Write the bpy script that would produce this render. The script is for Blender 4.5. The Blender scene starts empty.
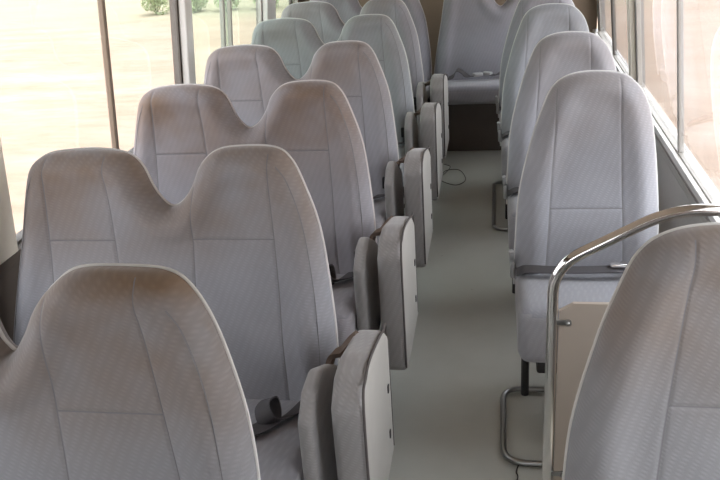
import bpy, bmesh, math, random
import numpy as np
from mathutils import Vector, Matrix
random.seed(7)
sc = bpy.context.scene
COL = sc.collection

# ------------------------------------------------------------------ helpers
def lin(r, g, b):
    f = lambda c: (c/255/12.92) if c/255 <= .04045 else ((c/255+.055)/1.055)**2.4
    return (f(r), f(g), f(b), 1)

def new_mat(name):
    m = bpy.data.materials.new(name); m.use_nodes = True
    nt = m.node_tree; nt.nodes.clear()
    out = nt.nodes.new('ShaderNodeOutputMaterial')
    return m, nt, out

def N(nt, t, **kw):
    n = nt.nodes.new(t)
    for k, v in kw.items():
        if k in n.inputs.keys(): n.inputs[k].default_value = v
        else: setattr(n, k, v)
    return n

def simple(name, col, rough=.6, metal=0, noise=.12, scale=14, bump=0, coat=0):
    m, nt, out = new_mat(name)
    b = N(nt, 'ShaderNodeBsdfPrincipled', Roughness=rough, Metallic=metal)
    b.inputs['Coat Weight'].default_value = coat
    tc = N(nt, 'ShaderNodeTexCoord')
    no = N(nt, 'ShaderNodeTexNoise', Scale=scale, Detail=5.0)
    nt.links.new(tc.outputs['Object'], no.inputs['Vector'])
    mx = N(nt, 'ShaderNodeMix', data_type='RGBA')
    mx.inputs[6].default_value = tuple(c*(1-noise) for c in col[:3])+(1,)
    mx.inputs[7].default_value = tuple(min(1, c*(1+noise)) for c in col[:3])+(1,)
    nt.links.new(no.outputs['Fac'], mx.inputs[0])
    nt.links.new(mx.outputs[2], b.inputs['Base Color'])
    if bump:
        bp = N(nt, 'ShaderNodeBump', Strength=bump, Distance=.002)
        nt.links.new(no.outputs['Fac'], bp.inputs['Height'])
        nt.links.new(bp.outputs[0], b.inputs['Normal'])
    nt.links.new(b.outputs[0], out.inputs[0])
    return m

def fabric(name, col, dirt=None, weave=True, sheen=.35):
    """woven moquette: diagonal dashes, blotches, soiling at head height, tinted by the object's own colour"""
    m, nt, out = new_mat(name); L = nt.links.new
    b = N(nt, 'ShaderNodeBsdfPrincipled', Roughness=.92)
    b.inputs['Specular IOR Level'].default_value = .12
    b.inputs['Sheen Weight'].default_value = sheen
    b.inputs['Sheen Roughness'].default_value = .35
    tc = N(nt, 'ShaderNodeTexCoord'); oi = N(nt, 'ShaderNodeObjectInfo')
    big = N(nt, 'ShaderNodeTexNoise', Scale=7.0, Detail=4.0, Roughness=.6)
    add = N(nt, 'ShaderNodeVectorMath', operation='ADD')
    rv = N(nt, 'ShaderNodeMath', operation='MULTIPLY'); rv.inputs[1].default_value = 37.0
    L(oi.outputs['Random'], rv.inputs[0])
    L(tc.outputs['Object'], add.inputs[0]); L(rv.outputs[0], add.inputs[1])
    L(add.outputs[0], big.inputs['Vector'])
    mx = N(nt, 'ShaderNodeMix', data_type='RGBA')
    mx.inputs[6].default_value = tuple(c*.84 for c in col[:3])+(1,)
    mx.inputs[7].default_value = tuple(min(1, c*1.16) for c in col[:3])+(1,)
    L(big.outputs['Fac'], mx.inputs[0]); last = mx.outputs[2]
    if dirt:
        sx = N(nt, 'ShaderNodeSeparateXYZ'); L(tc.outputs['Object'], sx.inputs[0])
        mr = N(nt, 'ShaderNodeMapRange'); mr.inputs[1].default_value = .66; mr.inputs[2].default_value = 1.0
        L(sx.outputs['Z'], mr.inputs[0])
        dn = N(nt, 'ShaderNodeTexNoise', Scale=5.0, Detail=3.0); L(add.outputs[0], dn.inputs['Vector'])
        dr = N(nt, 'ShaderNodeMapRange'); dr.inputs[1].default_value = .25; dr.inputs[2].default_value = .60
        L(dn.outputs['Fac'], dr.inputs[0])
        mu = N(nt, 'ShaderNodeMath', operation='MULTIPLY'); L(mr.outputs[0], mu.inputs[0]); L(dr.outputs[0], mu.inputs[1])
        mu2 = N(nt, 'ShaderNodeMath', operation='MULTIPLY'); L(mu.outputs[0], mu2.inputs[0]); L(oi.outputs['Alpha'], mu2.inputs[1])
        m2 = N(nt, 'ShaderNodeMix', data_type='RGBA'); m2.inputs[7].default_value = dirt
        L(mu2.outputs[0], m2.inputs[0]); L(last, m2.inputs[6]); last = m2.outputs[2]
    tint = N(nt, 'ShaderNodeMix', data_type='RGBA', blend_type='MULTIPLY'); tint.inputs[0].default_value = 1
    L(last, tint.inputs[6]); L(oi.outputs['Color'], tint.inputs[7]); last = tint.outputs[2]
    if weave:
        mp = N(nt, 'ShaderNodeMapping'); mp.inputs['Rotation'].default_value = (0, math.radians(-24), 0)
        L(tc.outputs['Object'], mp.inputs[0])
        w1 = N(nt, 'ShaderNodeTexWave', wave_type='BANDS', bands_direction='Z', Scale=46.0, Distortion=1.2, Detail=1.0)
        w2 = N(nt, 'ShaderNodeTexWave', wave_type='BANDS', bands_direction='X', Scale=17.0, Distortion=2.5, Detail=1.0)
        L(mp.outputs[0], w1.inputs[0]); L(mp.outputs[0], w2.inputs[0])
        mm = N(nt, 'ShaderNodeMath', operation='MULTIPLY'); L(w1.outputs['Fac'], mm.inputs[0]); L(w2.outputs['Fac'], mm.inputs[1])
        fn = N(nt, 'ShaderNodeTexNoise', Scale=420.0, Detail=2.0); L(tc.outputs['Object'], fn.inputs['Vector'])
        m3 = N(nt, 'ShaderNodeMix', data_type='RGBA', blend_type='MULTIPLY')
        cr = N(nt, 'ShaderNodeMapRange'); cr.inputs[3].default_value = .965; cr.inputs[4].default_value = 1.07
        L(mm.outputs[0], cr.inputs[0])
        m3.inputs[0].default_value = 1; L(last, m3.inputs[6]); L(cr.outputs[0], m3.inputs[7]); last = m3.outputs[2]
        ad = N(nt, 'ShaderNodeMath', operation='ADD'); L(mm.outputs[0], ad.inputs[0]); L(fn.outputs['Fac'], ad.inputs[1])
        bp = N(nt, 'ShaderNodeBump', Strength=.3, Distance=.001); L(ad.outputs[0], bp.inputs['Height'])
        L(bp.outputs[0], b.inputs['Normal'])
    L(last, b.inputs['Base Color']); L(b.outputs[0], out.inputs[0])
    return m

def glass(name, tint, refl=1.0, dust=0.0):
    m, nt, out = new_mat(name); L = nt.links.new
    t = N(nt, 'ShaderNodeBsdfTransparent', Color=tint); g = N(nt, 'ShaderNodeBsdfGlossy', Roughness=.0)
    lw = N(nt, 'ShaderNodeLayerWeight', Blend=.5); pw = N(nt, 'ShaderNodeMath', operation='POWER'); pw.inputs[1].default_value = 5
    mu = N(nt, 'ShaderNodeMath', operation='MULTIPLY_ADD'); mu.inputs[1].default_value = .9*refl; mu.inputs[2].default_value = .035*refl
    mx = N(nt, 'ShaderNodeMixShader'); L(lw.outputs['Facing'], pw.inputs[0]); L(pw.outputs[0], mu.inputs[0]); L(mu.outputs[0], mx.inputs[0])
    tr = N(nt, 'ShaderNodeBsdfTranslucent', Color=(.93, .92, .90, 1)); dm = N(nt, 'ShaderNodeMixShader')
    tc = N(nt, 'ShaderNodeTexCoord'); dn = N(nt, 'ShaderNodeTexNoise', Scale=4.0, Detail=4.0); L(tc.outputs['Object'], dn.inputs['Vector'])
    dv = N(nt, 'ShaderNodeMapRange'); dv.inputs[3].default_value = dust*.7; dv.inputs[4].default_value = dust*1.3; L(dn.outputs['Fac'], dv.inputs[0])
    L(dv.outputs[0], dm.inputs[0]); L(t.outputs[0], dm.inputs[1]); L(tr.outputs[0], dm.inputs[2])
    L(dm.outputs[0], mx.inputs[1]); L(g.outputs[0], mx.inputs[2]); L(mx.outputs[0], out.inputs[0])
    return m

M = {}
M['fabric'] = fabric('seat_moquette', lin(150, 150, 155), dirt=lin(128, 106, 84))
M['fabric_side'] = fabric('cushion_cloth', lin(162, 161, 165))
M['pad'] = fabric('folding_pad_cloth', lin(155, 153, 153))
M['pad_vinyl'] = simple('folding_pad_vinyl', lin(176, 172, 166), .55, noise=.06, bump=.2)
M['seam'] = simple('seam_thread', lin(122, 120, 122), .9)
M['piping'] = fabric('backlit_piping_cloth', lin(212, 210, 208), weave=False, sheen=.5)  # pale colour paints in the bright backlit edge of the seats
M['pipe_dark'] = simple('dark_piping', lin(84, 78, 76), .8)
M['shell'] = simple('seat_back_shell', lin(130, 128, 126), .6)
M['black_metal'] = simple('black_painted_steel', lin(40, 38, 38), .45)
M['black_plastic'] = simple('black_plastic', lin(36, 35, 36), .4)
M['grey_plastic'] = simple('grey_plastic', lin(160, 160, 160), .45)
M['grey_wire'] = simple('grey_wire', lin(96, 90, 84), .6)
M['webbing'] = simple('belt_webbing', lin(78, 75, 77), .75, bump=.3, scale=200)
M['brown_strap'] = simple('brown_strap', lin(104, 88, 78), .8)
M['chrome'] = simple('chrome', lin(246, 243, 240), .1, 1, noise=.02)
M['steel'] = simple('worn_steel_tube', lin(168, 168, 166), .3, 1, noise=.06)
M['panel'] = simple('metal_panel', lin(196, 182, 168), .32, .35, noise=.05, scale=4)
M['cream'] = simple('cream_pillar_trim', lin(238, 230, 214), .5, noise=.04)
M['white_trim'] = simple('white_painted_metal', lin(226, 224, 218), .4, noise=.03)
M['brown_trim'] = simple('brown_aluminium', lin(138, 122, 106), .45, .2, noise=.05)
M['alu'] = simple('aluminium_frame', lin(168, 164, 158), .4, .35, noise=.04)
M['rubber'] = simple('window_rubber', lin(92, 86, 80), .7)
M['wall_l'] = simple('side_panel_left', lin(96, 86, 77), .7, noise=.08)
M['wall_r'] = simple('side_panel_right', lin(172, 168, 165), .7, noise=.06, scale=40)
M['sill'] = simple('window_sill_metal', lin(226, 224, 222), .3, .2, noise=.03)
M['headliner'] = simple('headliner_cloth', lin(205, 198, 186), .9)
M['rear'] = simple('rear_trim', lin(140, 122, 104), .8)
M['dark_box'] = simple('rear_bench_base', lin(94, 84, 78), .6)
M['glass_l'] = glass('window_glass_clear', (.94, .94, .94, 1), 1.0, .0)
M['glass_g'] = glass('window_glass_green', (.86, .92, .87, 1), 1.0, .035)
M['glass_r'] = glass('window_glass_tinted', (.97, .97, .97, 1), 1.0, .065)
M['leaf'] = simple('bush_leaf', lin(172, 184, 140), .7, noise=.2, scale=3)
M['stem'] = simple('bush_stem', lin(110, 92, 70), .9)

def floor_mat():
    m, nt, out = new_mat('vinyl_floor'); L = nt.links.new
    b = N(nt, 'ShaderNodeBsdfPrincipled', Roughness=.42)
    tc = N(nt, 'ShaderNodeTexCoord')
    n1 = N(nt, 'ShaderNodeTexNoise', Scale=3.0, Detail=6.0, Roughness=.6); L(tc.outputs['Object'], n1.inputs['Vector'])
    mx = N(nt, 'ShaderNodeMix', data_type='RGBA'); mx.inputs[6].default_value = lin(166, 166, 158); mx.inputs[7].default_value = lin(194, 194, 186)
    L(n1.outputs['Fac'], mx.inputs[0])
    vo = N(nt, 'ShaderNodeTexVoronoi', Scale=9.0); L(tc.outputs['Object'], vo.inputs['Vector'])
    mr = N(nt, 'ShaderNodeMapRange'); mr.inputs[1].default_value = .025; mr.inputs[2].default_value = .05
    mr.inputs[3].default_value = .55; mr.inputs[4].default_value = 0
    L(vo.outputs['Distance'], mr.inputs[0])
    m2 = N(nt, 'ShaderNodeMix', data_type='RGBA'); m2.inputs[7].default_value = lin(96, 90, 82)
    n2 = N(nt, 'ShaderNodeTexNoise', Scale=2.0); L(tc.outputs['Object'], n2.inputs['Vector'])
    st = N(nt, 'ShaderNodeMapRange'); st.inputs[1].default_value = .55; st.inputs[2].default_value = .65; L(n2.outputs['Fac'], st.inputs[0])
    mu = N(nt, 'ShaderNodeMath', operation='MULTIPLY'); L(mr.outputs[0], mu.inputs[0]); L(st.outputs[0], mu.inputs[1])
    L(mu.outputs[0], m2.inputs[0]); L(mx.outputs[2], m2.inputs[6])
    L(m2.outputs[2], b.inputs['Base Color'])
    rr = N(nt, 'ShaderNodeMapRange'); rr.inputs[3].default_value = .34; rr.inputs[4].default_value = .55
    L(n1.outputs['Fac'], rr.inputs[0]); L(rr.outputs[0], b.inputs['Roughness'])
    L(b.outputs[0], out.inputs[0]); return m
M['floor'] = floor_mat()

def ground_mat():
    m, nt, out = new_mat('sandy_ground'); L = nt.links.new
    b = N(nt, 'ShaderNodeBsdfPrincipled', Roughness=1.0); b.inputs['Specular IOR Level'].default_value = 0
    tc = N(nt, 'ShaderNodeTexCoord')
    mp = N(nt, 'ShaderNodeMapping'); mp.inputs['Scale'].default_value = (.5, 1.6, 1); L(tc.outputs['Object'], mp.inputs[0])
    n1 = N(nt, 'ShaderNodeTexNoise', Scale=.7, Detail=8.0, Roughness=.62); L(mp.outputs[0], n1.inputs['Vector'])
    cr = N(nt, 'ShaderNodeValToRGB'); e = cr.color_ramp.elements
    e[0].position = .34; e[0].color = lin(152, 128, 110); e[1].position = .66; e[1].color = lin(166, 147, 132)
    k = e.new(.5); k.color = lin(159, 138, 121)
    L(n1.outputs['Fac'], cr.inputs[0])
    n2 = N(nt, 'ShaderNodeTexNoise', Scale=5.0, Detail=6.0, Roughness=.7); L(mp.outputs[0], n2.inputs['Vector'])
    mr = N(nt, 'ShaderNodeMapRange'); mr.inputs[1].default_value = .3; mr.inputs[2].default_value = .7; mr.inputs[3].default_value = .86; mr.inputs[4].default_value = 1.12
    L(n2.outputs['Fac'], mr.inputs[0])
    m2 = N(nt, 'ShaderNodeMix', data_type='RGBA', blend_type='MULTIPLY'); m2.inputs[0].default_value = 1
    L(cr.outputs[0], m2.inputs[6]); L(mr.outputs[0], m2.inputs[7])
    sx = N(nt, 'ShaderNodeSeparateXYZ'); L(tc.outputs['Object'], sx.inputs[0])
    ax = N(nt, 'ShaderNodeMath', operation='MULTIPLY_ADD'); ax.inputs[1].default_value = 0
    L(sx.outputs['X'], ax.inputs[0]); L(sx.outputs['Y'], ax.inputs[2])
    n3 = N(nt, 'ShaderNodeTexNoise', Scale=.8, Detail=5.0); L(tc.outputs['Object'], n3.inputs['Vector'])
    ay = N(nt, 'ShaderNodeMath', operation='MULTIPLY_ADD'); ay.inputs[1].default_value = 3.0; L(n3.outputs['Fac'], ay.inputs[0]); L(ax.outputs[0], ay.inputs[2])
    gr = N(nt, 'ShaderNodeMapRange'); gr.inputs[1].default_value = 7.6; gr.inputs[2].default_value = 9.6; gr.inputs[4].default_value = .6
    L(ay.outputs[0], gr.inputs[0])
    m4 = N(nt, 'ShaderNodeMix', data_type='RGBA'); m4.inputs[7].default_value = lin(150, 150, 126); L(gr.outputs[0], m4.inputs[0]); L(m2.outputs[2], m4.inputs[6])
    L(m4.outputs[2], b.inputs['Base Color']); L(b.outputs[0], out.inputs[0]); return m
M['ground'] = ground_mat()

def obj(name, bm, mats, parent=None, smooth=True):
    me = bpy.data.meshes.new(name)
    bmesh.ops.recalc_face_normals(bm, faces=bm.faces)
    bm.to_mesh(me); bm.free()
    for m in (mats if isinstance(mats, (list, tuple)) else [mats]): me.materials.append(m)
    if smooth:
        for p in me.polygons: p.use_smooth = True
        if hasattr(me, 'set_sharp_from_angle'): me.set_sharp_from_angle(angle=math.radians(42))
    o = bpy.data.objects.new(name, me); COL.objects.link(o)
    if parent: o.parent = parent
    return o

def tag(o, label=None, cat=None, group=None, kind=None):
    if label: o['label'] = label
    if cat: o['category'] = cat
    if group: o['group'] = group
    if kind: o['kind'] = kind
    return o

def thing(name, loc, label, cat, group=None):
    o = bpy.data.objects.new(name, None); COL.objects.link(o); o.location = loc
    o.empty_display_size = .1
    return tag(o, label, cat, group)

def copy_tree(o, parent=None):
    kids = list(o.children)
    c = o.copy(); COL.objects.link(c)
    if parent: c.parent = parent
    for k in kids: copy_tree(k, c)
    return c

def walk(o):
    yield o
    for c in o.children: yield from walk(c)

def add_box(bm, c, s, bevel=0, seg=2, rot=None):
    t = bmesh.new(); bmesh.ops.create_cube(t, size=1)
    bmesh.ops.scale(t, vec=Vector(s), verts=t.verts)
    if bevel: bmesh.ops.bevel(t, geom=list(t.edges), offset=bevel, segments=seg, profile=.5, affect='EDGES')
    if rot is not None: bmesh.ops.rotate(t, cent=(0, 0, 0), matrix=rot, verts=t.verts)
    bmesh.ops.translate(t, vec=Vector(c), verts=t.verts)
    merge(bm, t); return bm

def merge(bm, t):
    me = bpy.data.meshes.new('tmp'); t.to_mesh(me); t.free(); bm.from_mesh(me); bpy.data.meshes.remove(me)

def add_hexa(bm, pts, bevel=0, seg=2):
    """8 points: bottom four then top four, same winding"""
    t = bmesh.new(); v = [t.verts.new(p) for p in pts]
    for f in ((3, 2, 1, 0), (4, 5, 6, 7), (0, 1, 5, 4), (1, 2, 6, 5), (2, 3, 7, 6), (3, 0, 4, 7)): t.faces.new([v[i] for i in f])
    if bevel: bmesh.ops.bevel(t, geom=list(t.edges), offset=bevel, segments=seg, profile=.5, affect='EDGES')
    merge(bm, t); return bm

def spline(pts, n=8, closed=False):
    P = [Vector(p) for p in pts]; out = []
    m = len(P); rng = m if closed else m-1
    for i in range(rng):
        p1, p2 = P[i], P[(i+1) % m]
        p0 = P[i-1] if (i > 0 or closed) else p1*2-p2
        p3 = P[(i+2) % m] if (i+2 < m or closed) else p2*2-p1
        for k in range(n):
            t = k/n
            out.append(.5*((2*p1)+(p2-p0)*t+(2*p0-5*p1+4*p2-p3)*t*t+(3*p1-p0-3*p2+p3)*t**3))
    if not closed: out.append(P[-1])
    return out

def add_tube(bm, pts, r, seg=10, closed=False, cap=True, flat=None):
    P = [Vector(p) for p in pts]; n = len(P); rings = []
    prev = None
    for i in range(n):
        a = P[(i-1) % n] if (closed or i > 0) else P[i]; b = P[(i+1) % n] if (closed or i < n-1) else P[i]
        T = (b-a).normalized()
        if prev is None:
            up = Vector((0, 0, 1)) if abs(T.z) < .9 else Vector((1, 0, 0))
            u = T.cross(up).normalized()
        else:
            u = (prev-T*prev.dot(T)).normalized()
        prev = u; w = T.cross(u)
        rings.append([bm.verts.new(P[i]+r*(math.cos(2*math.pi*k/seg)*u+math.sin(2*math.pi*k/seg)*w)) for k in range(seg)])
    for i in range(n if closed else n-1):
        A, B = rings[i], rings[(i+1) % n]
        for k in range(seg): bm.faces.new((A[k], A[(k+1) % seg], B[(k+1) % seg], B[k]))
    if cap and not closed: bm.faces.new(rings[0]); bm.faces.new(rings[-1])
    return bm

def add_ribbon(bm, pts, width, th=.0015):
    """pts: (point, across direction)"""
    rows = []
    n = len(pts)
    for i, (p, a) in enumerate(pts):
        p = Vector(p); a = Vector(a).normalized()
        T = (Vector(pts[min(n-1, i+1)][0])-Vector(pts[max(0, i-1)][0])).normalized()
        nn = T.cross(a).normalized()*th
        rows.append([bm.verts.new(p+a*width*.5*s+nn*q) for s, q in ((-1, -1), (1, -1), (1, 1), (-1, 1))])
    for A, B in zip(rows, rows[1:]):
        for k in range(4): bm.faces.new((A[k], A[(k+1) % 4], B[(k+1) % 4], B[k]))
    bm.faces.new(rows[0]); bm.faces.new(rows[-1]); return bm

def rounded_path(pts, r, n=6):
    P = [Vector(p) for p in pts]; out = [P[0]]
    for i in range(1, len(P)-1):
        a = (P[i-1]-P[i]); b = (P[i+1]-P[i]); d = min(r, a.length*.45, b.length*.45)
        s, e = P[i]+a.normalized()*d, P[i]+b.normalized()*d
        for k in range(n+1):
            t = k/n; out.append((1-t)**2*s+2*t*(1-t)*P[i]+t*t*e)
    out.append(P[-1]); return out

# ------------------------------------------------------------------ seat back
LEAN = .19/.65                    # recline of the back
CB, SB = 1/math.hypot(1, LEAN), LEAN/math.hypot(1, LEAN)
ZB = .36                          # height of the foot of the back

def on_back(x, s, y):
    """(x, distance up the back, thickness offset) -> local xyz; y negative = towards the sitter"""
    return Vector((x, s*SB+y*CB, ZB+s*CB-y*SB))

def smooth_outline(pts): return [(p.x, p.y) for p in spline([(a, b, 0) for a, b in pts], 6)]

def make_back(outline, vseams, hseams, s0=.47, tf=.062, tb=.05, parent=None, bolster=.016):
    O = smooth_outline(outline)    # runs right edge bottom -> top -> left edge bottom
    OA = np.array(O)
    A, B = OA[:-1], OA[1:]; AB = B-A; LL = (AB**2).sum(1)
    def dist(x, s):
        p = np.array((x, s)); t = np.clip(((p-A)*AB).sum(1)/LL, 0, 1)
        return float(np.sqrt((((A+AB*t[:, None])-p)**2).sum(1)).min())
    iR = next(i for i, p in enumerate(O) if p[1] >= s0); iL = len(O)-1-next(i for i, p in enumerate(O[::-1]) if p[1] >= s0)
    R = O[:iR+1]; Lf = O[iL:][::-1]; T = O[iR:iL+1][::-1]   # T left to right
    def side(poly, s):
        for (x0, y0), (x1, y1) in zip(poly, poly[1:]):
            if y0 <= s <= y1: return x0+(x1-x0)*(s-y0)/max(1e-9, y1-y0)
        return poly[-1][0] if s > poly[0][1] else poly[0][0]
    xr, xl = side(R, s0), side(Lf, s0)
    T = [(xl, s0)]+[p for p in T if xl < p[0] < xr]+[(xr, s0)]
    T.sort()
    TX = np.array([p[0] for p in T]); TS = np.array([p[1] for p in T])
    top = lambda x: float(np.interp(x, TX, TS))
    VS = vseams; sv = lambda v, s: v[1]+(v[0]-v[1])*min(s, .7)/.67
    vseams = [sv(v, s0) for v in VS]
    K0 = [xl]+vseams+[xr]
    warp = lambda c, s: float(np.interp(c, K0, [side(Lf, s)]+[sv(v, s) for v in VS]+[side(R, s)]))
    hseams = [(vseams[i], vseams[j], h) for i, j, h in hseams]
    cols = set(np.linspace(xl, xr, 90))
    for t in T: cols.add(t[0])
    for x in vseams:
        for d in (-.009, -.0045, -.0013, .0013, .0045, .009): cols.add(x+d)
    cols = sorted(cols); c2 = [cols[0]]
    keep = [x+d for x in vseams for d in (-.0013, .0013)]
    for c in cols[1:]:
        if c-c2[-1] > .0018 or any(abs(c-k) < 1e-9 for k in keep): c2.append(c)
    c2[-1] = xr; cols = c2
    rows = set(np.linspace(0, s0, 24))
    for (_, _, s) in hseams:
        for d in (-.009, -.0045, -.0013, .0013, .0045, .009): rows.add(s+d)
    rows = sorted(r for r in rows if 0 <= r <= s0)
    fr = [1-(1-t)**1.5 for t in np.linspace(0, 1, 22)][1:]
    def groove(x, s, c):
        g = 0
        for v in vseams:
            if s < top(max(xl, min(xr, v)))-.012: g = max(g, max(0, 1-abs(c-v)/.009))
        for a, b, h in hseams:
            if a-.004 <= c <= b+.004: g = max(g, max(0, 1-abs(s-h)/.009))
        return g
    XC = .5*(xl+xr)
    bm = bmesh.new()
    def sheet(sign):
        grid = []
        for c in cols:
            u = (c-xl)/(xr-xl); line = []
            for s in rows:
                line.append((warp(c, s), s))
            tp = top(c)
            for f in fr:
                s = s0+f*(tp-s0); x = warp(c, s)
                for _ in range(4): s = s0+f*(top(min(xr, max(xl, x)))-s0); x = min(xr, max(xl, warp(c, s)))
                line.append((x, s))
            col = []
            for x, s in line:
                d = dist(x, s)
                if sign < 0:
                    k = min(1, d/.055); th = tf*math.sqrt(max(0, 1-(1-k)**2))
                    th += bolster*math.exp(-((d-.06)/.035)**2)                        # raised side bolster
                    th += .014*math.exp(-((s-.17)/.10)**2)*min(1, d/.08)              # lumbar swell
                    g = groove(x, s, c); th -= .0035*g*g*min(1, d/.03)
                    th += .003*math.sin(9*x+3)*math.sin(11*s)*min(1, d/.08)
                    y = -th
                else:
                    k = min(1, d/.035); y = tb*math.sqrt(max(0, 1-(1-k)**2))
                col.append(bm.verts.new(on_back(x, s, y)))
            grid.append((col, line, c))
        for (c0, l0, c0x), (c1, l1, c1x) in zip(grid, grid[1:]):
            for j in range(len(c0)-1):
                f = bm.faces.new((c0[j], c1[j], c1[j+1], c0[j+1]))
                if sign < 0:
                    x = (l0[j][0]+l1[j][0]+l0[j+1][0]+l1[j+1][0])/4; s = (l0[j][1]+l1[j][1]+l0[j+1][1]+l1[j+1][1])/4
                    if dist(x, s) > .014 and any(abs((c0x+c1x)/2-v) < .0006 for v in vseams): f.material_index = 1
                    if any(abs(s-h) < .0014 and a <= c0x <= b for a, b, h in hseams): f.material_index = 1
                else: f.material_index = 0
        return [g_[0][0] for g_ in grid]
    a = sheet(-1); b = sheet(1)
    for i in range(len(a)-1): bm.faces.new((a[i], a[i+1], b[i+1], b[i]))
    bmesh.ops.remove_doubles(bm, verts=bm.verts, dist=.0004)
    o = obj('backrest', bm, [M['fabric'], M['seam']], parent)
    t = bmesh.new()
    add_tube(t, [on_back(x, s, .004) for x, s in O], .0042, 8)
    obj('piping', t, M['piping'], o)  # light tube round the outline imitates the backlit rim
    return o

OUT2 = [(.463, -.02), (.460, .07), (.456, .167), (.447, .273), (.420, .457), (.380, .575), (.347, .641), (.306, .670), (.225, .675), (.154, .666), (.109, .629),
        (.087, .580), (.060, .540), (.030, .521), (.004, .532), (-.026, .569), (-.057, .630), (-.097, .662), (-.17, .674), (-.233, .674), (-.318, .664), (-.363, .632), (-.382, .572),
        (-.403, .44), (-.430, .29), (-.452, .147), (-.463, .06), (-.465, -.02)]
OUT2F = [(.463, -.02), (.460, .07), (.458, .167), (.452, .305), (.441, .396), (.422, .477), (.385, .583), (.345, .650), (.305, .678), (.24, .685), (.139, .682), (.089, .651),
         (.058, .614), (.035, .567), (.008, .529), (-.011, .538), (-.028, .562)]+OUT2[16:]
SEAM2 = [(-.303, -.29), (-.14, -.072), (.10, .10), (.30, .342)]
def edge_seams(back):
    """the seam that runs just inside the outer edge of each shoulder"""
    for k, pts in enumerate(([(.325, .622), (.352, .585), (.383, .50), (.403, .40), (.420, .25), (.428, .05)], [(-.335, .605), (-.354, .545), (-.371, .44), (-.399, .29), (-.419, .147), (-.428, .03)])):
        P = [on_back(p.x, p.y, -.0697) for p in spline([(a, b, 0) for a, b in pts], 6)]
        bm = bmesh.new(); add_tube(bm, P, .0012, 6); obj('seam', bm, M['seam'], back)
OUT1 = [(.228, -.02), (.228, .03), (.225, .261), (.206, .487), (.180, .592), (.139, .648), (.091, .672), (.0, .678), (-.068, .664), (-.112, .628),
        (-.143, .558), (-.175, .462), (-.213, .298), (-.226, .13), (-.230, .03), (-.230, -.02)]

def make_cushion(w, y0, y1, parent, side_mat, z_front=.455, z_back=.385, th=.17, split=True, name='seat_cushion'):
    """sloping padded cushion from y0 (front) to y1 (back), centred on x = 0"""
    bm = bmesh.new()
    h = w/2
    t = bmesh.new()
    pts = [(-h, y0, z_front-th), (h, y0, z_front-th), (h, y1, z_back-.11), (-h, y1, z_back-.11),
           (-h, y0, z_front), (h, y0, z_front), (h, y1, z_back), (-h, y1, z_back)]
    v = [t.verts.new(p) for p in pts]
    for f in ((3, 2, 1, 0), (4, 5, 6, 7), (0, 1, 5, 4), (1, 2, 6, 5), (2, 3, 7, 6), (3, 0, 4, 7)): t.faces.new([v[i] for i in f])
    bmesh.ops.bevel(t, geom=list(t.edges), offset=.038, segments=5, profile=.5, affect='EDGES')
    bmesh.ops.subdivide_edges(t, edges=[e for e in t.edges if e.calc_length() > .12], cuts=9, use_grid_fill=True)
    for q in t.verts:
        u = q.co.x/h; k = (q.co.y-y0)/(y1-y0)
        if q.co.z > z_front-.10:
            q.co.z += .014*(1-min(1, abs(u))**4)*math.sin(math.pi*min(1, max(0, k)))
    merge(bm, t)
    o = obj(name, bm, [M['fabric'], side_mat], parent)
    for p in o.data.polygons:
        if p.normal.z < .45: p.material_index = 1
    return o

def make_belt(parent, pts, width=.044, buckle=None, across=(0, 1, 0)):
    bm = bmesh.new()
    sp = spline([p for p, _ in pts], 6)
    ac = spline([a for _, a in pts], 6)
    add_ribbon(bm, list(zip(sp, ac)), width)
    b = obj('seat_belt', bm, M['webbing'], parent)
    if buckle:
        c, rot = buckle
        t = bmesh.new(); add_box(t, c, (.05, .03, .012), .004, 2, Matrix.Rotation(rot, 3, 'Z'))
        tag(obj('buckle', t, M['chrome'], b), 'metal belt tongue')
    return b

def make_leg(parent, x, y0, y1, ztop, mat=None, r=.014):
    bm = bmesh.new()
    add_tube(bm, rounded_path([(x, y0+.06, ztop), (x, y0+.05, r), (x, y1-.05, r), (x, y1-.06, ztop-.04)], .05), r, 10)
    add_box(bm, (x, (y0+y1)/2, .004), (.05, y1-y0-.02, .008), .002)
    return obj('leg', bm, mat or M['black_metal'], parent)

# ------------------------------------------------------------------ two-person seat
def make_double(loc, label, tint, outline=None, seams=None):
    t = thing('double_bus_seat', loc, label, 'bus seat', 'two-person seats along the left windows')
    b = make_back(outline or OUT2, seams or SEAM2, [(0, 1, .435), (2, 3, .44)], parent=t)
    edge_seams(b)
    make_cushion(.9, -.45, .0, t, M['fabric_side']).location.x = -.004
    for x in (.34, -.38): make_leg(t, x, -.40, -.06, .30)
    make_belt(t, [((.40, -.075, .415), (1, .2, 0)), ((.375, -.15, .425), (1, .3, .1)), ((.335, -.215, .445), (1, .2, .5)), ((.315, -.195, .475), (1, 0, .6)), ((.325, -.155, .470), (1, -.2, .4)), ((.335, -.19, .438), (1, -.4, 0)), ((.30, -.26, .449), (1, -.5, 0)), ((.25, -.28, .453), (.8, -1, 0))], .045)
    bm = bmesh.new(); add_tube(bm, [(.415, -.055, .40), (.418, -.065, .45)], .012, 8); add_box(bm, (.417, -.07, .465), (.035, .018, .05), .005)
    obj('buckle', bm, M['black_plastic'], t)
    return t

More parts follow.
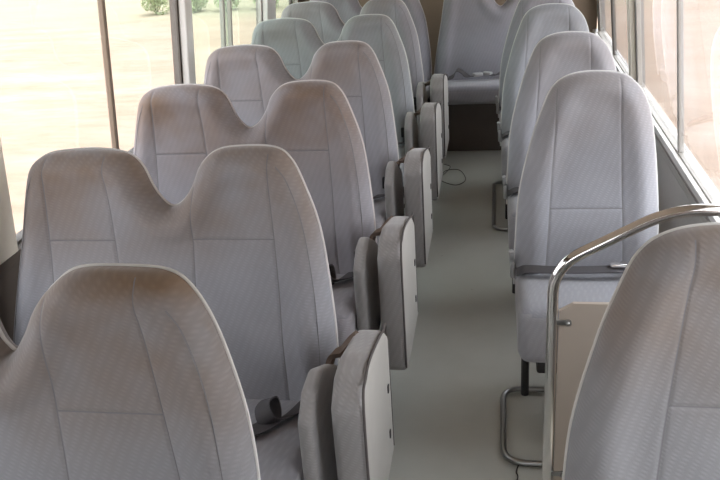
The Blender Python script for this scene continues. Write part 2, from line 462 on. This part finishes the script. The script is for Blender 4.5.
XD = -.865
rows = [(1.22, 'grey two-person bus seat nearest the camera, its window half cut off by the picture edge', (.90, .885, .86, .9)),  # darkened tint paints in the weaker light at the front
        (1.97, 'grey two-person bus seat directly behind the nearest one, beside the cream window pillar', (1.0, .985, .975, .8)),
        (2.72, 'grey two-person bus seat third from the camera, brownish soiling on its aisle headrest', (1.0, .95, .94, .9)),
        (3.47, 'grey two-person bus seat fourth from the camera on the window side', (.98, .95, .94, .6)),
        (4.22, 'greenish grey two-person bus seat fifth from the camera', (.91, .935, .905, .25)),
        (4.85, 'grey two-person bus seat last in the row before the rear bench', (.95, .93, .92, .3))]
proto = None; dbl = []
for Y, lab, tint in rows:
    loc = (XD, Y-.19, 0)
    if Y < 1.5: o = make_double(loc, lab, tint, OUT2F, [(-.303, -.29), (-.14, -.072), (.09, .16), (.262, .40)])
    elif proto is None: o = proto = make_double(loc, lab, tint)
    else:
        o = copy_tree(proto); o.location = loc; o['label'] = lab
    dbl.append((o, tint))
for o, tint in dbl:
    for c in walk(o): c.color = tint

# ------------------------------------------------------------------ rear bench
def make_rear(name, loc, label, w, clutter=True):
    t = thing(name, loc, label, 'bus seat', 'rear bench across the end of the bus')
    k = w/.925
    b = make_back([(x*k, s*.96) for x, s in OUT2], [], [], parent=t)
    make_cushion(w-.01, -.44, 0, t, M['fabric_side'], z_front=.45, z_back=.40, th=.11)
    bm = bmesh.new(); add_box(bm, (0, -.14, .17), (w-.03, .30, .34), .006); obj('seat_base', bm, M['dark_box'], t)
    for (x, y, s) in ((-.28*k, -.17, 1), (.08*k, -.15, -1), (.26*k, -.18, 1)):
        make_belt(t, [((x-.07*s, -.05, .42), (0, 1, .2)), ((x-.03*s, -.11, .447), (0, 1, .3)), ((x, y, .50), (.3, 1, .3)), ((x+.04*s, y-.02, .485), (.6, 1, 0)), ((x+.07*s, y-.05, .467), (1, 1, 0)), ((x+.11*s, y-.03, .467), (.4, 1, 0))], .045)
        bm = bmesh.new(); add_box(bm, (x+.13*s, y-.02, .472), (.06, .04, .022), .006, 2, Matrix.Rotation(.5*s, 3, 'Z'))
        tag(obj('buckle', bm, M['grey_plastic'], t), 'pale plastic belt buckle')
    return t
a = make_rear('rear_bench_seat', (XD, 5.41, 0), 'grey two-person section of the rear bench at the window corner', .90)
b = make_rear('rear_bench_seat', (.008, 5.41, 0), 'grey rear bench section facing down the aisle, belts lying on its cushion', .82)
for o in (a, b):
    for c in walk(o): c.color = (.93, .91, .93, .3)

# ------------------------------------------------------------------ folding aisle seats
def make_pad(name, x0, x1, y0, y1, zf, zb, zbot, mat_i, parent, bevel=.026):
    bm = bmesh.new()
    prof = [(y0, zbot+.03), (y0, zf-.05), (y0+.06, zf-.004), (y0+.14, zf), (y1-.06, zb+.012), (y1, zb-.03), (y1, zbot), (y0+.04, zbot)]
    A = [bm.verts.new((x0, y, z)) for y, z in prof]; B = [bm.verts.new((x1, y, z)) for y, z in prof]
    n = len(prof)
    bm.faces.new(A); bm.faces.new(B[::-1])
    for i in range(n): bm.faces.new((A[i], A[(i+1) % n], B[(i+1) % n], B[i]))
    bmesh.ops.recalc_face_normals(bm, faces=bm.faces)
    bmesh.ops.bevel(bm, geom=list(bm.edges), offset=bevel, segments=4, profile=.5, affect='EDGES', clamp_overlap=True)
    o = obj(name, bm, [M['pad'], M['pad_vinyl']], parent)
    if mat_i:
        for p in o.data.polygons:
            if p.normal.x > .75: p.material_index = 1
    return o, prof

def make_jump(loc, label):
    """origin at the hinge foot on the floor, x = 0 at the aisle face"""
    t = thing('folding_aisle_seat', loc, label, 'folding seat', 'folded aisle seats')
    c, prof = make_pad('seat_cushion', -.066, .010, -.38, .015, .655, .595, .20, True, t, .02)
    bm = bmesh.new()
    P = [(-.004, y, z) for y, z in prof]
    e = [(.007, -.380+.004, .235), (.007, -.378, .60), (.006, -.322, .647), (.006, -.24, .651), (.006, -.055, .607), (.006, .009, .56), (.007, .011, .22)]
    add_tube(bm, spline(e, 5), .0032, 6); obj('piping', bm, M['pipe_dark'], c)
    for z, y in ((.44, -.05), (.31, -.06)):
        bm = bmesh.new(); add_box(bm, (.010, y, z), (.006, .014, .022), .002); obj('latch', bm, M['black_plastic'], c)
    make_pad('backrest', -.1385, -.104, -.385, -.05, .618, .535, .24, False, t, .013)
    bm = bmesh.new()
    pts = [((-.122, -.12, .535), (.2, 1, 0)), ((-.112, -.10, .565), (.3, 1, 0)), ((-.09, -.09, .572), (0, 1, .2)), ((-.072, -.085, .592), (0, 1, .3)), ((-.052, -.085, .612), (0, 1, .2))]
    add_ribbon(bm, list(zip(spline([p for p, _ in pts], 5), spline([q for _, q in pts], 5))), .03, .006)
    tag(obj('strap', bm, M['brown_strap'], t), 'brown retaining strap')
    bm = bmesh.new()
    add_box(bm, (-.072, -.19, .20), (.08, .26, .02), .004); add_tube(bm, [(-.078, -.34, .205), (-.078, -.04, .205)], .014, 10)
    obj('hinge_bracket', bm, M['black_metal'], t)
    for y in (-.30, -.10):
        bm = bmesh.new(); add_tube(bm, rounded_path([(-.08, y, .20), (-.13, y, .16), (-.205, y, .16)], .03), .011, 8)
        obj('support_arm', bm, M['black_metal'], t)
    return t
jl = ['grey aisle seat folded upright, nearest of the five folded seats',
      'grey aisle seat folded upright, second along the aisle from the camera',
      'grey aisle seat folded upright, third along the aisle from the camera',
      'grey aisle seat folded upright, fourth along the aisle beside the loose wire',
      'grey aisle seat folded upright, closest to the rear bench']
jp = None
for (Y, _, tint), lab in zip(rows[1:], jl):
    loc = (-.276, Y-.19, 0)
    if jp is None: jp = o = make_jump(loc, lab)
    else: o = copy_tree(jp); o.location = loc; o['label'] = lab
    for c in walk(o): c.color = (1, .98, .96, .3)

# ------------------------------------------------------------------ single seats
def hoop(t, x, y0, y1, x1):
    bm = bmesh.new()
    add_tube(bm, rounded_path([(x1, y1, .014), (x, y1, .014), (x, y0, .014), (x1, y0, .014)], .07, 8), .0095, 10)
    return tag(obj('floor_hoop', bm, M['steel'], t), 'bare steel hoop lying on the floor')

def make_single(loc, label, k=1.0, seams=[(-.095, -.133), (.095, .114)], hs=.24):
    t = thing('single_bus_seat', loc, label, 'bus seat', 'single seats along the right windows')
    make_back([(x*k, s) for x, s in OUT1], seams, [(0, 1, hs)], parent=t, tf=.058)
    make_cushion(.455*k, -.42, .02, t, M['fabric_side'], z_front=.465, z_back=.385, th=.19)
    bm = bmesh.new(); add_box(bm, (0, -.2, .245), (.34*k, .34, .05), .008); obj('seat_frame', bm, M['black_metal'], t)
    for x in (-.195*k, .17*k):
        for y in (-.15,):
            bm = bmesh.new(); add_tube(bm, [(x, y, .245), (x, y, .0)], .013, 8)
            obj('leg', bm, M['black_metal'], t)
    bm = bmesh.new()
    add_tube(bm, rounded_path([(-.21*k, .03, .37), (-.238*k, .02, .40), (-.242*k, -.02, .47)], .02), .008, 8)
    add_box(bm, (-.236*k, .01, .395), (.016, .05, .06), .006)
    obj('recline_lever', bm, M['grey_plastic'], t)
    return t
xs = .294
singles = []
hp = make_single((xs, 2.53, 0), 'grey single bus seat just behind the chrome rail and metal panel')
belt_l = make_belt(hp, [((-.225, -.03, .40), (0, 1, .2)), ((-.19, -.08, .432), (.1, 1, .1)), ((-.10, -.125, .452), (.1, 1, 0)), ((.0, -.135, .458), (0, 1, 0)), ((.10, -.12, .455), (-.1, 1, 0)), ((.19, -.06, .428), (-.1, 1, .1)), ((.222, -.02, .40), (0, 1, .2))], .05, ((.085, -.118, .468), .15))
singles.append(hp)
for Y, lab in ((3.47, 'grey single bus seat second behind the chrome rail'),
               (4.22, 'grey single bus seat third behind the chrome rail, above a long steel floor hoop'),
               (4.85, 'grey single bus seat at the far end, half hidden beside the rear bench')):
    o = copy_tree(hp); o.location = (xs+{3.47: -.016, 4.22: -.036, 4.85: -.045}[Y], Y-.19+(.08 if Y == 4.22 else 0), 0); o['label'] = lab; singles.append(o)
hoop(hp, -.268, -.53, -.14, -.10)
hoop(singles[2], -.265, -.32, .37, -.15)
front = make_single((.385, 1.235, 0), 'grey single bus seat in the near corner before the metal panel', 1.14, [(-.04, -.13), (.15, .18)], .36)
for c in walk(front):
    c.color = (.86, .84, .80, .8)  # near seat tinted down to imitate the dimmer front of the bus
for i, o in enumerate(singles):
    for c in walk(o): c.color = [(1, 1, 1, .3), (.98, .98, .98, .3), (.97, 1, 1, .2), (.95, .95, .97, .2)][i]

# ------------------------------------------------------------------ grab rail and panel
t = thing('grab_rail', (.142, 1.86, 0), 'chrome grab rail framing a beige metal panel behind the near single seat', 'grab rail')
bm = bmesh.new()
add_tube(bm, rounded_path([(.0, 0, 0), (.0, 0, .722), (.262, 0, .868), (.480, 0, .868)], .075, 10), .0145, 14)
obj('rail', bm, M['chrome'], t)
bm = bmesh.new(); add_tube(bm, [(.470, 0, .868), (.482, 0, .868)], .032, 16); obj('wall_flange', bm, M['chrome'], t)
bm = bmesh.new(); add_tube(bm, [(0, 0, 0), (0, 0, .01)], .03, 16); obj('floor_flange', bm, M['chrome'], t)
bm = bmesh.new()
t2 = bmesh.new()
pp = [(.016, .02), (.016, .60), (.05, .622), (.44, .622), (.455, .02)]
A = [t2.verts.new((x, -.006, z)) for x, z in pp]; B = [t2.verts.new((x, .006, z)) for x, z in pp]
t2.faces.new(A); t2.faces.new(B[::-1])
for i in range(5): t2.faces.new((A[i], A[(i+1) % 5], B[(i+1) % 5], B[i]))
merge(bm, t2)
pn = tag(obj('panel', bm, M['panel'], t, smooth=False), 'beige metal panel')
for z in (.570, .10):
    bm = bmesh.new()
    add_tube(bm, [(.038, -.006, z), (.038, -.012, z)], .009, 14); add_box(bm, (.018, -.008, z), (.03, .004, .014), .001)
    bmesh.ops.create_uvsphere(bm, u_segments=10, v_segments=6, radius=.006, matrix=Matrix.Translation((.038, -.013, z)))
    obj('screw', bm, M['steel'], pn)

# ------------------------------------------------------------------ loose wires on the floor
bm = bmesh.new()
add_tube(bm, spline([(-.34, 4.62, .005), (-.30, 4.52, .006), (-.22, 4.46, .005), (-.17, 4.55, .006), (-.21, 4.68, .02), (-.29, 4.70, .012), (-.31, 4.62, .006), (-.27, 4.78, .006), (-.31, 4.84, .006)], 8), .0022, 6)
tag(obj('loose_wire', bm, M['grey_wire']), 'thin dark loose wire curled on the aisle floor near the rear bench', 'wire')
bm = bmesh.new()
add_tube(bm, spline([(.075, 2.02, .003), (.062, 1.975, .003), (.066, 1.95, .003), (.055, 1.90, .003)], 6), .0018, 6)
tag(obj('thread', bm, M['black_plastic']), 'short dark thread on the floor by the steel hoop', 'thread')

# ------------------------------------------------------------------ bus shell
def struct(name, bm, mats, parent=None, smooth=False):
    o = obj(name, bm, mats, parent, smooth)
    if parent is None: o['kind'] = 'structure'
    return o
Y0, Y1 = -.9, 5.95
ZS_L, ZS_R, ZT, ZC = .705, .60, 1.46, 1.90
KL = .09
def XL(z): return -1.36+KL*max(0, z-ZS_L)
def XR(z): return .662-KL*max(0, z-ZS_R)
def side_box(bm, side, y0, y1, z0, z1, o0, o1, bevel=0):
    """slab along a side wall; o0/o1 = offsets outward from the inner face"""
    f = (lambda z, o: XL(z)-o) if side == 'l' else (lambda z, o: XR(z)+o)
    p = [(f(z0, o0), y0, z0), (f(z0, o1), y0, z0), (f(z0, o1), y1, z0), (f(z0, o0), y1, z0),
         (f(z1, o0), y0, z1), (f(z1, o1), y0, z1), (f(z1, o1), y1, z1), (f(z1, o0), y1, z1)]
    return add_hexa(bm, p, bevel)

bm = bmesh.new(); add_box(bm, (-.36, (Y0+Y1)/2, -.03), (2.1, Y1-Y0, .06)); struct('floor', bm, M['floor'])
bm = bmesh.new()
prof = [(XL(1.8)-.08, 1.72), (XL(1.8)+.06, 1.84), (-.95, 1.91), (-.36, 1.94), (.23, 1.91), (XR(1.8)-.06, 1.84), (XR(1.8)+.08, 1.72)]
A = [[bm.verts.new((x, y, z+dz)) for x, z in prof] for y, dz in ((Y0, 0), (Y1, 0), (Y1, .06), (Y0, .06))]
for i in range(4):
    a, b = A[i], A[(i+1) % 4]
    for j in range(len(prof)-1): bm.faces.new((a[j], a[j+1], b[j+1], b[j]))
for j in (0, -1): bm.faces.new([A[i][j] for i in range(4)])
struct('ceiling', bm, M['headliner'])

def wall(side, zs, mat, posts):
    bm = bmesh.new()
    side_box(bm, side, Y0, Y1, 0, zs, 0, .07)
    side_box(bm, side, Y0, Y1, ZT, 1.78, 0, .07)
    for y0, y1 in posts: side_box(bm, side, y0, y1, zs, ZT, .036, .07)
    return bm
postL = [(Y0, .52), (1.74, 1.985), (3.48, 3.57), (4.87, 5.08), (5.85, Y1)]  # unseen front stretch of both walls closed to dim the near seats
postR = [(Y0, .42), (1.80, 1.98), (4.18, 4.33), (5.80, Y1)]
struct('wall_left', wall('l', ZS_L, None, postL), M['wall_l'])
struct('wall_right', wall('r', ZS_R, None, postR), M['wall_r'])
bm = bmesh.new(); add_box(bm, (-.36, Y1+.03, .95), (2.1, .06, 1.9)); struct('wall_rear', bm, M['rear'])
bm = bmesh.new(); add_box(bm, (-.36, Y0-.03, .46), (2.1, .06, .92)); add_box(bm, (-.36, Y0-.03, 1.62), (2.1, .06, .52)); struct('wall_front', bm, M['wall_r'])  # unseen; header added to shrink the windscreen opening and shade the near seats

# pillar covers and sills
n = 0
for side, posts, zs in (('l', postL, ZS_L), ('r', postR, ZS_R)):
    for y0, y1 in posts[1:-1]:
        n += 1; bm = bmesh.new()
        if side == 'l':
            if n == 1: side_box(bm, side, y0, y1-.012, zs, ZT, -.012, .035, .006)
            else: side_box(bm, side, y0+.006, y1, zs, ZT, .0, .035, .006)
            struct('trim_%d' % n, bm, M['cream'] if n == 1 else M['white_trim'])
        else:
            side_box(bm, side, y0+.04, y1-.03, zs, ZT, .008, .035, .006)
            struct('trim_%d' % n, bm, M['cream'])
n += 1; bm = bmesh.new(); side_box(bm, 'l', Y0, Y1, ZS_L-.03, ZS_L+.004, -.012, .068, .004); struct('trim_%d' % n, bm, M['wall_l'])
n += 1; bm = bmesh.new(); side_box(bm, 'r', Y0, Y1, ZS_R-.02, ZS_R+.006, -.002, .068, .003)
struct('trim_%d' % n, bm, M['sill'])
n += 1; bm = bmesh.new(); side_box(bm, 'r', Y0, Y1, ZS_R-.055, ZS_R-.025, -.006, -.001, .004); struct('trim_%d' % n, bm, M['alu'])

# windows: frame, sliding panes, divider
def window(idx, side, y0, y1, yd, zs, gl, frame, div, dw=.045, pair=0):
    w = bpy.data.objects.new('window_%d' % idx, None); COL.objects.link(w); w['kind'] = 'structure'
    bm = bmesh.new(); e = .02
    side_box(bm, side, y0, y1, zs, zs+.012, .016, .055, .002); side_box(bm, side, y0, y1, ZT-e, ZT, .016, .055, .003)
    side_box(bm, side, y0, y0+e, zs+.012, ZT-e, .016, .055, .003); side_box(bm, side, y1-e*.3, y1, zs+.012, ZT-e, .034, .055, .003)
    struct('window_frame', bm, frame, w)
    bm = bmesh.new(); side_box(bm, side, y0+e, yd+.01, zs+.012, ZT-e, .024, .027); struct('window_pane', bm, gl, w)
    bm = bmesh.new(); side_box(bm, side, yd-.01, y1-e, zs+.012, ZT-e, .036, .039); struct('window_pane', bm, gl, w)
    bm = bmesh.new(); 
    if pair:
        for q in (-pair, pair): side_box(bm, side, yd+q-.009, yd+q+.009, zs+.012, ZT-e, .018, .042, .003)
    else: side_box(bm, side, yd-dw/2, yd+dw/2, zs+.012, ZT-e, .018, .038, .003)
    struct('window_divider', bm, div, w)
    return w
window(1, 'l', .52, 1.74, 1.13, ZS_L, M['glass_l'], M['rubber'], M['brown_trim'])
window(2, 'l', 1.985, 3.48, 2.74, ZS_L, M['glass_l'], M['rubber'], M['brown_trim'], .022)
window(3, 'l', 3.57, 4.87, 4.15, ZS_L, M['glass_g'], M['alu'], M['alu'], .04, .06)
window(4, 'l', 5.08, 5.85, 5.6, ZS_L, M['glass_g'], M['alu'], M['rubber'], .04)
window(5, 'r', .42, 1.80, 1.1, ZS_R, M['glass_r'], M['alu'], M['alu'])
window(6, 'r', 1.98, 4.18, 3.11, ZS_R, M['glass_r'], M['alu'], M['alu'], .022)
window(7, 'r', 4.33, 5.80, 5.0, ZS_R, M['glass_r'], M['alu'], M['rubber'], .05)


# ------------------------------------------------------------------ outdoors
GZ = -.75
bm = bmesh.new()
bmesh.ops.create_grid(bm, x_segments=60, y_segments=60, size=60)
for v in bm.verts: v.co.z = .04*math.sin(v.co.x*.9)*math.cos(v.co.y*.7)
g = struct('ground', bm, M['ground'], smooth=True); g.location = (0, 10, GZ)

def make_bush(name, r, hgt, nl, seed):
    rng = random.Random(seed)
    t = bpy.data.objects.new(name, None); COL.objects.link(t)
    bm = bmesh.new()
    lumps = [(rng.uniform(-.5, .5)*r, rng.uniform(-.5, .5)*r, rng.uniform(.35, .8)*hgt, rng.uniform(.4, .62)*r) for _ in range(7)]
    for i in range(nl):
        x, y, z, q = rng.choice(lumps)
        d = Vector((rng.gauss(0, 1), rng.gauss(0, 1), rng.gauss(0, 1))).normalized()*q*rng.uniform(.75, 1.05)
        p = Vector((x, y, z))+d
        p.z = max(.05, p.z); s = rng.uniform(.04, .085)
        a = Vector((rng.gauss(0, 1), rng.gauss(0, 1), rng.gauss(0, .5))).normalized(); b = a.cross(Vector((rng.gauss(0, 1), rng.gauss(0, 1), 1))).normalized()
        c = a.cross(b)*s*.25
        v = [bm.verts.new(p-a*s), bm.verts.new(p+b*s*.5+c), bm.verts.new(p+a*s), bm.verts.new(p-b*s*.5+c)]
        bm.faces.new(v)
    obj('foliage', bm, M['leaf'], t)
    bm = bmesh.new()
    for x, y, z, q in lumps: add_tube(bm, [(0, 0, -.05), (x*.5, y*.5, z*.5), (x, y, z)], .02, 6)
    obj('stem', bm, M['stem'], t)
    return t
b1 = make_bush('bush', 1.0, 1.5, 3500, 3); b2 = make_bush('bush', 1.1, 1.3, 3500, 9)
first = {0: True, 1: True}
BUSH = []
for i in range(10):
    X = -7.7+i*.90; Yb = 18.5+random.uniform(-.2, .3)-.05*i
    src = i % 2
    o = (b1, b2)[src] if first[src] else copy_tree((b1, b2)[src])
    first[src] = False
    o.location = (X, Yb, GZ-.03); o.rotation_euler.z = random.uniform(0, 6); q = random.uniform(.37, .41); o.scale = (q, q, q)
    tag(o, 'pale green leafy bush on sandy ground beyond the left windows', 'bush', 'bushes beyond the left windows')

# ------------------------------------------------------------------ light
w = bpy.data.worlds.new('sky'); sc.world = w; w.use_nodes = True
nt = w.node_tree; nt.nodes.clear()
out = nt.nodes.new('ShaderNodeOutputWorld'); bg = nt.nodes.new('ShaderNodeBackground')
tc = nt.nodes.new('ShaderNodeTexCoord'); sx = nt.nodes.new('ShaderNodeSeparateXYZ'); cr = nt.nodes.new('ShaderNodeValToRGB')
nt.links.new(tc.outputs['Generated'], sx.inputs[0]); nt.links.new(sx.outputs['Z'], cr.inputs[0])
cr.color_ramp.elements[0].color = (.96, .97, 1.0, 1); cr.color_ramp.elements[1].color = (.82, .90, 1.0, 1)
nt.links.new(cr.outputs[0], bg.inputs[0]); bg.inputs[1].default_value = 2.4
nt.links.new(bg.outputs[0], out.inputs[0])
sun = bpy.data.lights.new('sun', 'SUN'); sun.energy = 1.5; sun.angle = math.radians(3); sun.color = (1, .94, .86)
so = bpy.data.objects.new('sun', sun); COL.objects.link(so)
d = Vector((-.22, .10, -1)).normalized(); so.rotation_euler = d.to_track_quat('-Z', 'Y').to_euler()

# ------------------------------------------------------------------ camera
f, pi, ya, ro = 820.55, .4044, .1777, -.0691
F = Vector((-math.sin(ya)*math.cos(pi), math.cos(ya)*math.cos(pi), -math.sin(pi)))
R = Vector((math.cos(ya), math.sin(ya), 0)); U = R.cross(F)
c, s = math.cos(ro), math.sin(ro)
R2 = R*c+U*s; U2 = U*c-R*s
cd = bpy.data.cameras.new('camera'); cam = bpy.data.objects.new('camera', cd); COL.objects.link(cam)
cd.sensor_width = 36; cd.lens = f/720*36; cd.clip_start = .02; cd.clip_end = 300
m = Matrix((R2, U2, -F)).transposed().to_4x4(); m.translation = Vector((0, 0, 1.6)); cam.matrix_world = m
sc.camera = cam
sc.view_settings.view_transform = 'Standard'; sc.view_settings.look = 'None'
sc.view_settings.gamma = 1; sc.view_settings.exposure = 1.05
sc.view_settings.use_curve_mapping = False
sc.cycles.use_denoising = True
sc.cycles.max_bounces = 14; sc.cycles.diffuse_bounces = 8; sc.cycles.transparent_max_bounces = 16
